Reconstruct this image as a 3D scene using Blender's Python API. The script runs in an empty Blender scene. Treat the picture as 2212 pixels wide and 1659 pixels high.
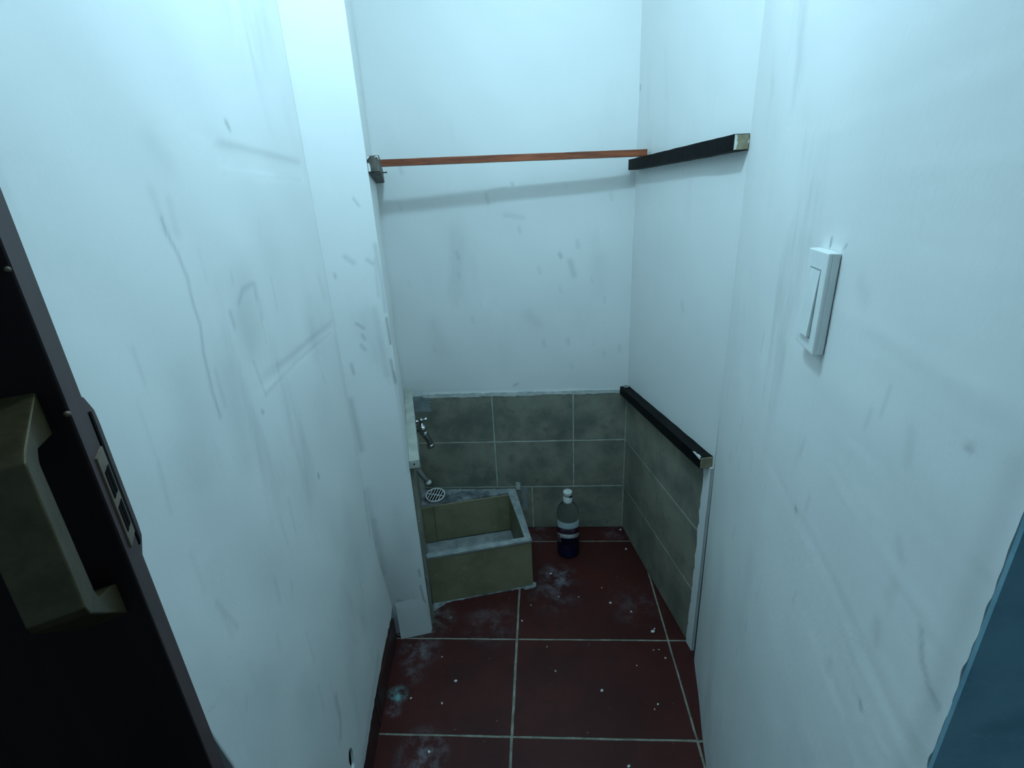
import bpy, bmesh, math, random
import numpy as np
from mathutils import Vector, Matrix, noise
random.seed(7); rng = np.random.default_rng(7)
C = bpy.context.scene.collection
S = bpy.context.scene

# ------------------------------------------------------------------ camera
cam_d = bpy.data.cameras.new('camera'); cam = bpy.data.objects.new('camera', cam_d); C.objects.link(cam)
PITCH, ROLL, YAW = 0.358118572, -0.0515163719, -0.0714420445
cw, sw, cp, sp = math.cos(YAW), math.sin(YAW), math.cos(PITCH), math.sin(PITCH)
fwd = Vector((sw*cp, cw*cp, -sp)); rt = Vector((cw, -sw, 0)); up = rt.cross(fwd)
rt2 = math.cos(ROLL)*rt + math.sin(ROLL)*up; up2 = -math.sin(ROLL)*rt + math.cos(ROLL)*up
cam.matrix_world = Matrix(((rt2.x, up2.x, -fwd.x, 0), (rt2.y, up2.y, -fwd.y, 0), (rt2.z, up2.z, -fwd.z, 1.30), (0, 0, 0, 1)))
cam_d.sensor_width = 36; cam_d.lens = 1050.05/2212*36; cam_d.clip_start = 0.01
S.camera = cam
# ------------------------------------------------------------------ world, exposure, lamp settings
w = bpy.data.worlds.new('world'); S.world = w; w.use_nodes = True
bg = w.node_tree.nodes['Background']; bg.inputs[0].default_value = (0.42, 0.78, 1.0, 1); bg.inputs[1].default_value = 0.21
S.view_settings.view_transform = 'Standard'; S.view_settings.look = 'None'
S.view_settings.gamma = 1; S.view_settings.use_curve_mapping = False
S.view_settings.exposure = 0.0
LAMP_POS = (-0.07, 0.73, 2.02); LAMP_R = 0.036; LAMP_STRENGTH = 305.0; LAMP_COL = (0.48, 0.795, 1.0)

# ------------------------------------------------------------------ materials
def new_mat(name):
    m = bpy.data.materials.new(name); m.use_nodes = True
    nt = m.node_tree; b = nt.nodes['Principled BSDF']
    return m, nt, b
def N(nt, t, **kw):
    n = nt.nodes.new(t)
    for k, v in kw.items(): setattr(n, k, v)
    return n
def mathn(nt, op, a, b=None, clamp=False):
    n = N(nt, 'ShaderNodeMath', operation=op); n.use_clamp = clamp
    for i, v in enumerate((a, b)):
        if v is None: continue
        if isinstance(v, (int, float)): n.inputs[i].default_value = v
        else: nt.links.new(v, n.inputs[i])
    return n.outputs[0]
def ramp(nt, fac, lo, hi):
    n = N(nt, 'ShaderNodeMapRange'); nt.links.new(fac, n.inputs[0])
    n.inputs[1].default_value = lo; n.inputs[2].default_value = hi
    n.interpolation_type = 'SMOOTHSTEP'
    return n.outputs[0]
def mix(nt, fac, a, b):
    n = N(nt, 'ShaderNodeMix', data_type='RGBA')
    if isinstance(fac, (int, float)): n.inputs[0].default_value = fac
    else: nt.links.new(fac, n.inputs[0])
    for i, v in ((6, a), (7, b)):
        if isinstance(v, tuple): n.inputs[i].default_value = (*v[:3], 1)
        else: nt.links.new(v, n.inputs[i])
    return n.outputs[2]
def tex(nt, scale, detail=4, rough=.55, stretch=(1, 1, 1), coord='Object', dist=0.0):
    tc = N(nt, 'ShaderNodeTexCoord'); mp = N(nt, 'ShaderNodeMapping'); mp.inputs[3].default_value = stretch
    if coord == 'World':
        g = N(nt, 'ShaderNodeNewGeometry'); nt.links.new(g.outputs['Position'], mp.inputs[0])
    else:
        nt.links.new(tc.outputs[coord], mp.inputs[0])
    n = N(nt, 'ShaderNodeTexNoise'); n.inputs['Scale'].default_value = scale; n.inputs['Detail'].default_value = detail
    n.inputs['Roughness'].default_value = rough; n.inputs['Distortion'].default_value = dist
    nt.links.new(mp.outputs[0], n.inputs['Vector'])
    return n.outputs[0]
def bump(nt, b, h, strength, dist):
    n = N(nt, 'ShaderNodeBump'); n.inputs['Strength'].default_value = strength; n.inputs['Distance'].default_value = dist
    nt.links.new(h, n.inputs['Height']); nt.links.new(n.outputs[0], b.inputs['Normal'])

def plaster(name, col, dirt=(.16, .19, .19), stain=.16):
    m, nt, b = new_mat(name)
    at = N(nt, 'ShaderNodeAttribute', attribute_name='dirt')
    streak = tex(nt, 9, 5, .6, (1, 1, .28), 'World', .4)
    blot = tex(nt, 3.2, 3, .5, (1, 1, .7), 'World')
    fine = tex(nt, 60, 3, .6, (1, 1, .5), 'World')
    st = mathn(nt, 'MULTIPLY', mathn(nt, 'MULTIPLY', ramp(nt, streak, .5, .78), ramp(nt, blot, .42, .62)), stain*1.6)
    fl = mathn(nt, 'MULTIPLY', ramp(nt, fine, .66, .8), stain*.22)
    fac = mathn(nt, 'ADD', mathn(nt, 'ADD', st, fl), at.outputs['Fac'], True)
    c = mix(nt, fac, col, dirt)
    nt.links.new(c, b.inputs['Base Color']); b.inputs['Roughness'].default_value = .6
    h = mathn(nt, 'ADD', tex(nt, 14, 4, .5, (1, 1, 1), 'World'), mathn(nt, 'MULTIPLY', tex(nt, 160, 2, .5, (1, 1, 1), 'World'), .12))
    bump(nt, b, h, .22, .005)
    return m
def mottled(name, c1, c2, scale=8, rough=.5, c3=None, stretch=(1, 1, 1), bmp=.15, coord='Object', bs=60):
    m, nt, b = new_mat(name)
    c = mix(nt, ramp(nt, tex(nt, scale, 6, .62, stretch, coord), .32, .68), c1, c2)
    if c3: c = mix(nt, mathn(nt, 'MULTIPLY', ramp(nt, tex(nt, scale*3.3, 4, .6, stretch, coord), .58, .75), .75), c, c3)
    nt.links.new(c, b.inputs['Base Color']); b.inputs['Roughness'].default_value = rough
    if bmp: bump(nt, b, tex(nt, bs, 3, .5, stretch, coord), bmp, .003)
    return m
def plain(name, col, rough=.5, metal=0.0):
    return_m = mottled(name, tuple(x*.88 for x in col), tuple(min(1, x*1.1) for x in col), 25, rough, bmp=0)
    return_m.node_tree.nodes['Principled BSDF'].inputs['Metallic'].default_value = metal
    return return_m

M = {}
M['plaster'] = plaster('white_plaster', (.80, .81, .79))
M['plaster2'] = plaster('white_plaster_clean', (.80, .81, .79), stain=.07)
M['blue'] = mottled('dark_blue_paint', (.10, .24, .31), (.19, .36, .43), 14, .65, (.27, .43, .48), coord='World')
M['void'] = plain('crack_shade_dark', (.05, .05, .05), .9)  # near-black that paints the shade inside the corner crack
M['lip'] = mottled('rough_plaster', (.42, .45, .43), (.62, .64, .61), 40, .8, bmp=.6)
M['smear'] = mottled('grey_plaster_smear', (.20, .24, .25), (.30, .34, .34), 30, .8, bmp=.5)
M['tile'] = mottled('stone_wall_tile', (.150, .162, .132), (.31, .30, .232), 7, .42, (.118, .126, .106), coord='World', bmp=.12)
M['tilegrout'] = mottled('pale_wall_grout', (.34, .37, .32), (.54, .56, .48), 22, .85, coord='World', bmp=.4)
M['sinktile'] = mottled('olive_sink_tile', (.20, .185, .105), (.29, .262, .16), 9, .5, (.33, .31, .21), coord='World', bmp=.12)
M['cement'] = mottled('grey_cement', (.22, .25, .25), (.36, .38, .37), 28, .85, (.12, .14, .15), coord='World', bmp=.6)
M['grout'] = mottled('floor_grout', (.20, .20, .16), (.36, .36, .29), 35, .9, (.10, .09, .075), coord='World', bmp=.5)
M['skirt'] = mottled('dark_red_skirting', (.035, .013, .013), (.055, .02, .018), 14, .4, coord='World', bmp=.1)
M['black'] = mottled('black_painted_wood', (.002, .0022, .0028), (.005, .005, .0055), 18, .6, (.012, .011, .010), bmp=.3); M['black'].node_tree.nodes['Principled BSDF'].inputs['Specular IOR Level'].default_value = .12
M['endgrain'] = mottled('raw_end_grain', (.22, .19, .12), (.36, .31, .20), 60, .8, (.14, .12, .08), bmp=.4)
M['chip'] = mottled('white_paint_chip', (.62, .62, .58), (.8, .8, .76), 50, .7, bmp=0)
M['cream'] = mottled('cream_painted_wood', (.36, .38, .33), (.50, .51, .45), 20, .6, (.26, .27, .23), bmp=.3)
M['greywood'] = mottled('stained_grey_wood', (.03, .028, .025), (.13, .12, .095), 45, .75, (.20, .19, .16), (1, 1, .4), bmp=.5)
M['slat'] = mottled('varnished_orange_wood', (.16, .036, .011), (.34, .085, .025), 20, .5, (.045, .012, .007), (.25, 3, 3), bmp=.2)
M['door'] = mottled('dark_brown_door', (.010, .0055, .006), (.016, .0085, .009), 30, .5, stretch=(1, 1, .1), bmp=.1)
M['dooredge'] = mottled('door_edge_brown', (.030, .0135, .0145), (.042, .019, .020), 40, .6, stretch=(1, 1, .15), bmp=.1)
M['door'].node_tree.nodes['Principled BSDF'].inputs['Specular IOR Level'].default_value = .1
M['brass'] = mottled('aged_brass', (.060, .045, .020), (.090, .067, .032), 60, .38, bmp=.15); M['brass'].node_tree.nodes['Principled BSDF'].inputs['Metallic'].default_value = .6
M['brassd'] = mottled('dull_brass_plate', (.12, .085, .055), (.17, .12, .08), 60, .5, bmp=.1); M['brassd'].node_tree.nodes['Principled BSDF'].inputs['Metallic'].default_value = .4
M['dark'] = plain('black_metal_and_gap_shade', (.003, .003, .0035), .8); M['dark'].node_tree.nodes['Principled BSDF'].inputs['Specular IOR Level'].default_value = .05  # black for metal parts, also for shade painted into gaps and holes
M['chrome'] = plain('chrome', (.55, .56, .56), .13, 1.0)
M['steel'] = plain('dull_steel', (.45, .46, .46), .4, .8)
M['pvc'] = plain('white_plastic', (.66, .67, .64), .45)
M['pvcd'] = plain('dirty_white_plastic', (.17, .18, .165), .6)
M['switch'] = mottled('off_white_switch_plastic', (.76, .79, .77), (.82, .84, .82), 30, .4, bmp=0)
M['switchgap'] = plain('switch_gap', (.30, .33, .33), .7)
M['crumb'] = plain('white_plaster_crumb', (.72, .72, .68), .9)

def floor_material():
    m, nt, b = new_mat('terracotta_floor_tile')
    c = mix(nt, ramp(nt, tex(nt, 4, 6, .6, coord='World'), .3, .7), (.046, .0112, .0096), (.076, .0168, .0138))
    c = mix(nt, mathn(nt, 'MULTIPLY', ramp(nt, tex(nt, 13, 5, .65, coord='World'), .5, .75), .6), c, (.036, .0135, .0125))
    # small pale paint specks
    sp_ = ramp(nt, tex(nt, 75, 2, .5, coord='World'), .735, .78)
    c = mix(nt, mathn(nt, 'MULTIPLY', sp_, .55), c, (.26, .25, .22))
    g = N(nt, 'ShaderNodeNewGeometry')
    def dust(cx, cy, r, amt, col, nz=18):
        nonlocal c
        d = N(nt, 'ShaderNodeVectorMath', operation='DISTANCE'); nt.links.new(g.outputs['Position'], d.inputs[0]); d.inputs[1].default_value = (cx, cy, 0)
        k = mathn(nt, 'SUBTRACT', 1.0, ramp(nt, d.outputs['Value'], r*.15, r))
        n_ = ramp(nt, tex(nt, nz, 5, .7, coord='World'), .40, .72)
        c = mix(nt, mathn(nt, 'MULTIPLY', mathn(nt, 'MULTIPLY', k, n_), amt), c, col)
    G = (.27, .28, .31)
    dust(.03, 1.44, .085, .8, G); dust(.01, 1.36, .13, .32, G); dust(.28, 1.30, .12, .2, G)
    dust(-.40, 1.235, .10, .75, (.24, .27, .27)); dust(-.41, 1.11, .085, .55, G, 26); dust(-.41, 1.03, .05, .4, G, 30)
    dust(-.442, .965, .038, 1.3, (.20, .42, .42), 30); dust(-.44, .92, .03, .6, G, 30); dust(-.33, .81, .09, .6, G, 26)
    dust(-.20, 1.22, .12, .28, G); dust(.27, 1.69, .07, .4, G); dust(-.05, 1.69, .09, .4, G)
    nt.links.new(c, b.inputs['Base Color']); b.inputs['Roughness'].default_value = .42
    b.inputs['Specular IOR Level'].default_value = .22
    bump(nt, b, tex(nt, 40, 4, .6, coord='World'), .18, .004)
    return m
M['floor'] = floor_material()

# ------------------------------------------------------------------ geometry helpers
def link_mesh(name, me, mat, parent=None, smooth=False):
    o = bpy.data.objects.new(name, me); C.objects.link(o)
    if mat is not None: me.materials.append(M[mat] if isinstance(mat, str) else mat)
    if smooth:
        for p in me.polygons: p.use_smooth = True
    if parent is not None:
        o.parent = parent; o.matrix_parent_inverse = Matrix.Translation(-Vector(parent.location)) @ Matrix.Identity(4)
        if parent.rotation_euler[:] != (0, 0, 0): raise Exception('parents stay unrotated')
    return o
def obj(name, bm, mat, parent=None, smooth=False):
    me = bpy.data.meshes.new(name); bmesh.ops.recalc_face_normals(bm, faces=bm.faces); bm.to_mesh(me); bm.free()
    return link_mesh(name, me, mat, parent, smooth)
def tag(o, label, cat=None, group=None):
    o['label'] = label
    if cat: o['category'] = cat
    if group: o['group'] = group
    return o
def struct(o, label=None):
    o['kind'] = 'structure'
    if label: o['label'] = label
    return o
def empty(name, loc=(0, 0, 0)):
    o = bpy.data.objects.new(name, None); C.objects.link(o); o.location = loc; o.empty_display_size = .05
    return o
def prism(bm, poly, z0, z1):
    """vertical prism over a plan polygon; z0/z1 numbers or one value per corner"""
    n = len(poly); f0 = (lambda i: z0[i]) if isinstance(z0, (list, tuple)) else (lambda i: z0)
    f1 = (lambda i: z1[i]) if isinstance(z1, (list, tuple)) else (lambda i: z1)
    lo = [bm.verts.new((p[0], p[1], f0(i))) for i, p in enumerate(poly)]
    hi = [bm.verts.new((p[0], p[1], f1(i))) for i, p in enumerate(poly)]
    bm.faces.new(lo[::-1]); bm.faces.new(hi)
    for i in range(n): bm.faces.new((lo[i], lo[(i+1) % n], hi[(i+1) % n], hi[i]))
def hexa(bm, v):
    """box from 8 corners: 4 of one end (loop), 4 of the other"""
    a = [bm.verts.new(p) for p in v]
    for f in ((0, 1, 2, 3), (7, 6, 5, 4), (0, 4, 5, 1), (1, 5, 6, 2), (2, 6, 7, 3), (3, 7, 4, 0)): bm.faces.new([a[i] for i in f])
def frame_box(bm, O, U, V, Nn, u0, u1, v0, v1, n0, n1):
    P = lambda u, v, n: O + U*u + V*v + Nn*n
    hexa(bm, [P(u0, v0, n0), P(u1, v0, n0), P(u1, v1, n0), P(u0, v1, n0), P(u0, v0, n1), P(u1, v0, n1), P(u1, v1, n1), P(u0, v1, n1)])
def bevel(bm, r, seg=2):
    bmesh.ops.bevel(bm, geom=bm.edges[:], offset=r, segments=seg, profile=.7, affect='EDGES', clamp_overlap=True)
def rough(bm, amp, scale, cuts=0):
    if cuts: bmesh.ops.subdivide_edges(bm, edges=bm.edges[:], cuts=cuts, use_grid_fill=True)
    for v in bm.verts:
        d = noise.noise_vector(v.co*scale); v.co += d*amp
def lathe(bm, prof, seg=28, mat=Matrix.Identity(4), cap=True):
    rings = []
    for r, z in prof:
        rings.append([bm.verts.new(mat @ Vector((r*math.cos(2*math.pi*i/seg), r*math.sin(2*math.pi*i/seg), z))) for i in range(seg)])
    for a, b in zip(rings, rings[1:]):
        for i in range(seg): bm.faces.new((a[i], a[(i+1) % seg], b[(i+1) % seg], b[i]))
    if cap:
        bm.faces.new(rings[0][::-1]); bm.faces.new(rings[-1])
def tube(bm, pts, radii, seg=14):
    pts = [Vector(p) for p in pts]; rings = []
    for i, p in enumerate(pts):
        t = (pts[min(i+1, len(pts)-1)] - pts[max(i-1, 0)]).normalized()
        a = Vector((0, 0, 1)) if abs(t.z) < .9 else Vector((1, 0, 0))
        x = t.cross(a).normalized(); y = t.cross(x)
        r = radii[i] if isinstance(radii, (list, tuple)) else radii
        rings.append([bm.verts.new(p + x*r*math.cos(2*math.pi*k/seg) + y*r*math.sin(2*math.pi*k/seg)) for k in range(seg)])
    for a, b in zip(rings, rings[1:]):
        for k in range(seg): bm.faces.new((a[k], a[(k+1) % seg], b[(k+1) % seg], b[k]))
    bm.faces.new(rings[0][::-1]); bm.faces.new(rings[-1])
def align(p, d):
    return Matrix.Translation(Vector(p)) @ Vector(d).normalized().to_track_quat('Z', 'Y').to_matrix().to_4x4()

def wall(name, A, B, z0, z1, th, step, mat, label, strokes=(), relief=None, edge=None, undul=.0012):
    """solid wall: finely gridded front face from A to B (plan points, functions of z allowed), th thick behind it.
    strokes: (points[(s,z)], half width, strength) with s in metres from A; they are dirt, scuffs and cracks on the wall."""
    fA = A if callable(A) else (lambda z, A=A: A)
    fB = B if callable(B) else (lambda z, B=B: B)
    a0 = np.array(fA(1.0)); b0 = np.array(fB(1.0)); L = np.linalg.norm(b0-a0)
    d = (b0-a0)/L; nrm = np.array([d[1], -d[0]])          # right-hand side of A->B
    nu = max(2, int(L/step)+1); nv = max(2, int((z1-(z0 if not callable(z0) else 0))/step)+1)
    us = np.linspace(0, 1, nu); zb = np.array([z0(u) if callable(z0) else z0 for u in us])
    vs = np.linspace(0, 1, nv)
    Zg = zb[None, :] + (z1-zb)[None, :]*vs[:, None]
    Pa = np.array([[fA(z) for z in row[:1]] for row in Zg[:, :1]])[:, 0, :] if callable(A) else np.tile(a0, (nv, 1))
    Pb = np.array([[fB(z) for z in row[-1:]] for row in Zg[:, -1:]])[:, 0, :] if callable(B) else np.tile(b0, (nv, 1))
    XY = Pa[:, None, :]*(1-us)[None, :, None] + Pb[:, None, :]*us[None, :, None]
    Sg = (XY-a0) @ d
    dirt = np.zeros_like(Zg)
    for pts, hw, k in strokes:
        pts = np.array(pts, float)
        best = np.full_like(Zg, 1e9)
        segs = zip(pts[:-1], pts[1:]) if len(pts) > 1 else [(pts[0], pts[0]+1e-6)]
        for p, q in segs:
            e = q-p; t = np.clip(((Sg-p[0])*e[0]+(Zg-p[1])*e[1])/(e@e+1e-12), 0, 1)
            best = np.minimum(best, np.hypot(Sg-p[0]-t*e[0], Zg-p[1]-t*e[1]))
        dirt = dirt + k*np.exp(-(best/hw)**2)
    off = undul*(np.sin(Sg*13+Zg*5+a0[0]*9)+.7*np.sin(Zg*17-Sg*9+2)+.5*np.sin(Sg*31+Zg*23))
    fade = np.minimum(np.minimum(us, 1-us)*L/.05, 1)[None, :]
    off = off*fade
    if relief is not None: off = off + relief(Sg, Zg)
    XYd = XY + nrm*off[..., None]
    V = np.concatenate([XYd, Zg[..., None]], -1).reshape(-1, 3)
    idx = np.arange(nu*nv).reshape(nv, nu)
    quads = np.stack([idx[:-1, :-1], idx[:-1, 1:], idx[1:, 1:], idx[1:, :-1]], -1).reshape(-1, 4)
    loop = np.concatenate([idx[0, :], idx[1:, -1], idx[-1, -2::-1], idx[-2:0:-1, 0]])
    nb = len(loop); base = len(V)
    back = V[loop].copy(); back[:, :2] -= nrm*th
    V = np.concatenate([V, V[loop], back]); n2 = base+nb
    faces = [tuple(q) for q in quads.tolist()]
    ns = len(faces)
    for i in range(nb):
        j = (i+1) % nb; faces.append((base+j, base+i, n2+i, n2+j))
    faces.append(tuple(range(n2+nb-1, n2-1, -1)))
    me = bpy.data.meshes.new(name); me.from_pydata(V.tolist(), [], faces)
    sm = np.zeros(len(faces), bool); sm[:ns] = True; me.polygons.foreach_set('use_smooth', sm)
    at = me.attributes.new('dirt', 'FLOAT', 'POINT')
    full = np.zeros(len(V), np.float32); full[:base] = np.clip(dirt, -.5, 1).ravel().astype(np.float32); at.data.foreach_set('value', full)
    me.materials.append(M[mat]); me.update()
    o = bpy.data.objects.new(name, me); C.objects.link(o)
    return struct(o, label), d, nrm

# ------------------------------------------------------------------ plan of the closet (metres)
A1, A2, A3 = -0.19304, 0.186769, -0.119789
YB = 1.719                                              # face of the tiles on the back wall
BR = np.array([.307, YB])                               # right rear corner (tile faces)
RE = np.array([.427, 1.118])                            # where the alcove's right wall meets the corridor wall
RN = np.array([.259, .238])                             # near end of the corridor's right wall
PR = np.array([-.386, 1.180])                           # right edge of the pier
LB = np.array([-.541, YB])                              # left rear corner
lx = lambda y: -.494 + (y-1.169)*math.tan(A3)           # left wall line
alx = lambda y: PR[0] + (y-PR[1])*(LB[0]-PR[0])/(LB[1]-PR[1])   # alcove left wall line
TOP = 2.32
def corner_left(z):
    t = min(max((z-.02)/.46, 0), 1); t = t*t*(3-2*t); y = 1.165 + (1.085-1.165)*t
    return (lx(y), y)
def left_end(z):
    y = max(.352, .364 + (.745-z)*.16) if z < .76 else .352
    return (lx(y), y)

# ---- left wall
def W(lst, y0):                                          # (y, z) marks -> (s, z) along the left wall
    k = 1/math.cos(A3); return [((y-y0)*k, z) for y, z in lst]
LS = [([(.551, 1.302), (.552, 1.287), (.561, 1.264), (.566, 1.234), (.562, 1.201), (.565, 1.178), (.556, 1.145), (.553, 1.09), (.557, 1.056)], .0028, .38),
      ([(.548, 1.33), (.552, 1.29)], .008, .12), ([(.573, 1.32), (.571, 1.285)], .007, .12),
      ([(.67, 1.183), (.689, 1.2), (.726, 1.203), (.725, 1.18)], .0045, .26), ([(.759, 1.426), (.764, 1.419)], .0045, .6),
      ([(.642, 1.176), (.645, 1.155)], .004, .3), ([(.675, 1.094), (.686, 1.037)], .003, .22),
      ([(.733, 1.397), (.856, 1.398), (1.049, 1.394)], .005, .10), ([(.714, 1.358), (.836, 1.359), (1.036, 1.362)], .004, .16),
      ([(.748, 1.063), (1.078, 1.064)], .004, .10), ([(.686, 1.036), (.826, 1.046), (1.048, 1.043)], .0035, .22),
      ([(.662, 1.018), (.665, 1.014)], .003, .55), ([(.814, .815), (.815, .807)], .0035, .7),
      ([(.571, 1.379), (.587, 1.362)], .018, .12), ([(.665, 1.161), (.675, 1.109)], .02, .14), ([(.70, 1.21), (.70, 1.14)], .03, .10),
      ([(.67, .39), (.669, .33), (.65, .30)], .008, .34), ([(1.078, .60), (1.06, .48)], .006, .3), ([(1.046, 1.125), (1.038, 1.167)], .01, .10),
      ([(.55, .95), (.56, .80)], .05, .10), ([(.60, 1.10), (.59, .98)], .03, .13), ([(.50, 1.12), (.51, 1.02)], .03, .12),
      ([(.9, .55), (.9, .40)], .05, .10), ([(1.075, 1.02), (1.078, .72)], .012, .10), ([(.80, 1.25), (.83, 1.1)], .05, .07),
      ([(.95, .16), (.72, .12)], .012, .22), ([(.44, .86), (.46, .80)], .004, .2)]
for i in range(30):
    y = .42 + rng.random()*.6; z = .35 + rng.random()*.95; l = .01 + rng.random()*.06
    LS.append(([(y, z), (y + (rng.random()-.5)*.012, z-l)], .002+rng.random()*.003, .05+rng.random()*.11))
for i in range(26):
    y = .42 + rng.random()*.6; z = .3 + rng.random()*1.0
    LS.append(([(y, z), (y+.01, z-.05)], .02+rng.random()*.025, .04+rng.random()*.05))
LS = [(W(p, .352), h_, k_*.8) for p, h_, k_ in LS]
def rel_left(s, z):
    y = .352 + s*math.cos(A3)
    def band(y0, y1, z0, z1, amp):
        e = .0025; sg = lambda t: 1/(1+np.exp(-np.clip(t/e, -40, 40)))
        return amp*sg(y-y0)*sg(y1-y)*sg(z-z0)*sg(z1-z)
    return band(.715, 1.055, 1.36, 1.396, -.0014) + band(.69, 1.06, 1.043, 1.063, -.0009)
jag = [noise.noise(Vector((i*.9, 3.1, 0)))*.012 + noise.noise(Vector((i*2.7, 8.1, 0)))*.006 for i in range(60)]
def left_bottom(u):
    k = u*50; i = int(k); f = k-i
    return .085 + .048*u + jag[i]*(1-f) + jag[i+1]*f
wl, dL, nL = wall('wall_left', left_end, corner_left, left_bottom, TOP, .10, .004, 'plaster', 'white plastered wall with scuffs, cracks and patched shelf marks', LS, rel_left)
# flip: A->B runs away from the camera, room lies on its right

# hole low in the left wall
hc = Vector((lx(.668), .668, .205)); nl3 = Vector((nL[0], nL[1], 0)); dl3 = Vector((dL[0], dL[1], 0))
bm = bmesh.new(); lathe(bm, [(1, -.04), (1, .03)], 20)
for v in bm.verts:
    x, y, z = v.co; v.co = hc + dl3*x*.012*(1+.15*math.sin(3*math.atan2(y, x))) + Vector((0, 0, 1))*y*.027 + nl3*z
cut_me = bpy.data.meshes.new('cut'); bmesh.ops.recalc_face_normals(bm, faces=bm.faces); bm.to_mesh(cut_me); bm.free()
cut = bpy.data.objects.new('cut', cut_me); C.objects.link(cut)
md = wl.modifiers.new('hole', 'BOOLEAN'); md.object = cut; md.operation = 'DIFFERENCE'; md.solver = 'EXACT'
dg = bpy.context.evaluated_depsgraph_get(); new_me = bpy.data.meshes.new_from_object(wl.evaluated_get(dg), preserve_all_data_layers=True, depsgraph=dg)
wl.modifiers.clear(); wl.data = new_me; bpy.data.objects.remove(cut)
bm = bmesh.new(); frame_box(bm, hc, dl3, Vector((0, 0, 1)), nl3, -.016, .016, -.032, .032, -.014, -.0032)
obj('hole_shade_block', bm, 'dark', wl)  # black block just under the surface, painting the dark depth of the hole

# ---- left skirting tiles, each a piece of its own
bb = struct(obj('baseboard_left', (lambda b: (prism(b, [(lx(.36)-.09, .36), (lx(.36)-.013, .36), (lx(1.16)-.013, 1.16), (lx(1.16)-.09, 1.16)], 0, .085), b)[1])(bmesh.new()), 'tilegrout'), 'dark red tile skirting along the foot of the left wall')
for y0, y1 in ((.362, .60), (.604, .868), (.872, .898), (.902, 1.158)):
    bm = bmesh.new(); prism(bm, [(lx(y0)-.013, y0), (lx(y0)-.004, y0), (lx(y1)-.004, y1), (lx(y1)-.013, y1)], .001, .084); bevel(bm, .001, 1)
    obj('skirting_tile', bm, 'skirt', bb)

# ---- pier between corridor and alcove
PS = [([(-.418, 1.325), (-.41, 1.308)], .003, .5), ([(-.396, 1.188), (-.399, 1.10)], .005, .22), ([(-.390, 1.043), (-.389, .977)], .004, .9),
      ([(-.393, .934), (-.390, .871)], .0045, .6), ([(-.447, 1.045), (-.435, 1.03)], .0045, .45), ([(-.44, 1.015), (-.436, 1.003)], .0045, .45),
      ([(-.445, .991), (-.438, .975)], .004, .4), ([(-.468, .949), (-.466, .924)], .005, .45), ([(-.448, 1.201), (-.434, 1.185)], .007, .28),
      ([(-.41, 1.189), (-.401, 1.178)], .005, .35), ([(-.47, 1.166), (-.469, 1.158)], .004, .4), ([(-.395, .235), (-.396, .261)], .004, .7),
      ([(-.445, .162), (-.425, .143), (-.41, .15)], .004, .5), ([(-.397, .20), (-.389, .068)], .0028, .85), ([(-.389, .90), (-.388, .60)], .006, .25), ([(-.392, 1.22), (-.389, 1.14), (-.390, 1.06)], .006, .35), ([(-.41, 1.07), (-.405, .90)], .012, .18), ([(-.476, .50), (-.47, .30)], .012, .25),
      ([(-.48, .86), (-.476, .72)], .010, .35), ([(-.48, .60), (-.48, .42)], .01, .2), ([(-.49, .14), (-.39, .13)], .004, .3), ([(-.50, .012), (-.38, .004)], .007, 1.6),
      ([(-.43, .5), (-.42, .35)], .03, .10), ([(-.43, 1.06), (-.42, .95)], .03, .12)]
pa = np.array(corner_left(1.0)); pd = (PR-pa)/np.linalg.norm(PR-pa)
PS = [([((x-pa[0])/pd[0], z) for x, z in p], h_*.8, k_*.75) for p, h_, k_ in PS]
wall('wall_left_pier', corner_left, tuple(PR), 0.0, TOP, .10, .004, 'plaster', 'narrow white plaster pier where the corridor opens into the alcove', PS, undul=.0008)

# ---- alcove left wall (plaster face; tiles stand proud of it below)
al_a = Vector((PR[0], PR[1], 0)); al_d = Vector((LB[0]-PR[0], LB[1]-PR[1], 0)); al_len = al_d.length; al_d.normalize(); al_n = Vector((al_d.y, -al_d.x, 0))
wal, _, _ = wall('wall_alcove_left', tuple(PR+np.array([0, .0005])), (alx(1.725), 1.725), 0.0, TOP, .10, .012, 'plaster2', 'narrow white side wall of the alcove beside the sink', [([(.02, 1.0), (.02, .7)], .008, .3)], undul=.0006)
# ---- back wall
BS = [([(.062, 1.126), (.068, 1.114)], .005, .4), ([(.099, 1.098), (.112, 1.051)], .010, .24), ([(-.119, 1.259), (-.057, 1.249)], .008, .14), ([(-.293, 1.146), (-.287, 1.123)], .006, .16),
      ([(-.116, .646), (-.102, .653)], .004, .4), ([(-.091, 1.358), (-.086, 1.351)], .004, .3), ([(-.054, .918), (-.022, .883)], .02, .10), ([(-.177, 1.327), (-.171, 1.298)], .005, .2),
      ([(-.4, .9), (-.38, .8)], .03, .08), ([(.2, 1.1), (.2, 1.0)], .03, .07), ([(-.3, 1.2), (-.28, 1.0)], .04, .06), ([(-.5, .63), (.30, .62)], .012, .10)]
for i in range(22):
    x = -.5 + rng.random()*.78; z = .68 + rng.random()*.75; BS.append(([(x, z), (x+.004, z-.02)], .003+rng.random()*.004, .06+rng.random()*.12))
BS = [([(x+.60, z) for x, z in p], h_, k_) for p, h_, k_ in BS]
wb, _, _ = wall('wall_back', (-.60, YB+.006), (.40, YB+.006), 0.0, TOP, .10, .006, 'plaster2', 'white plastered rear wall of the alcove above three rows of tiles', BS)
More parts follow.
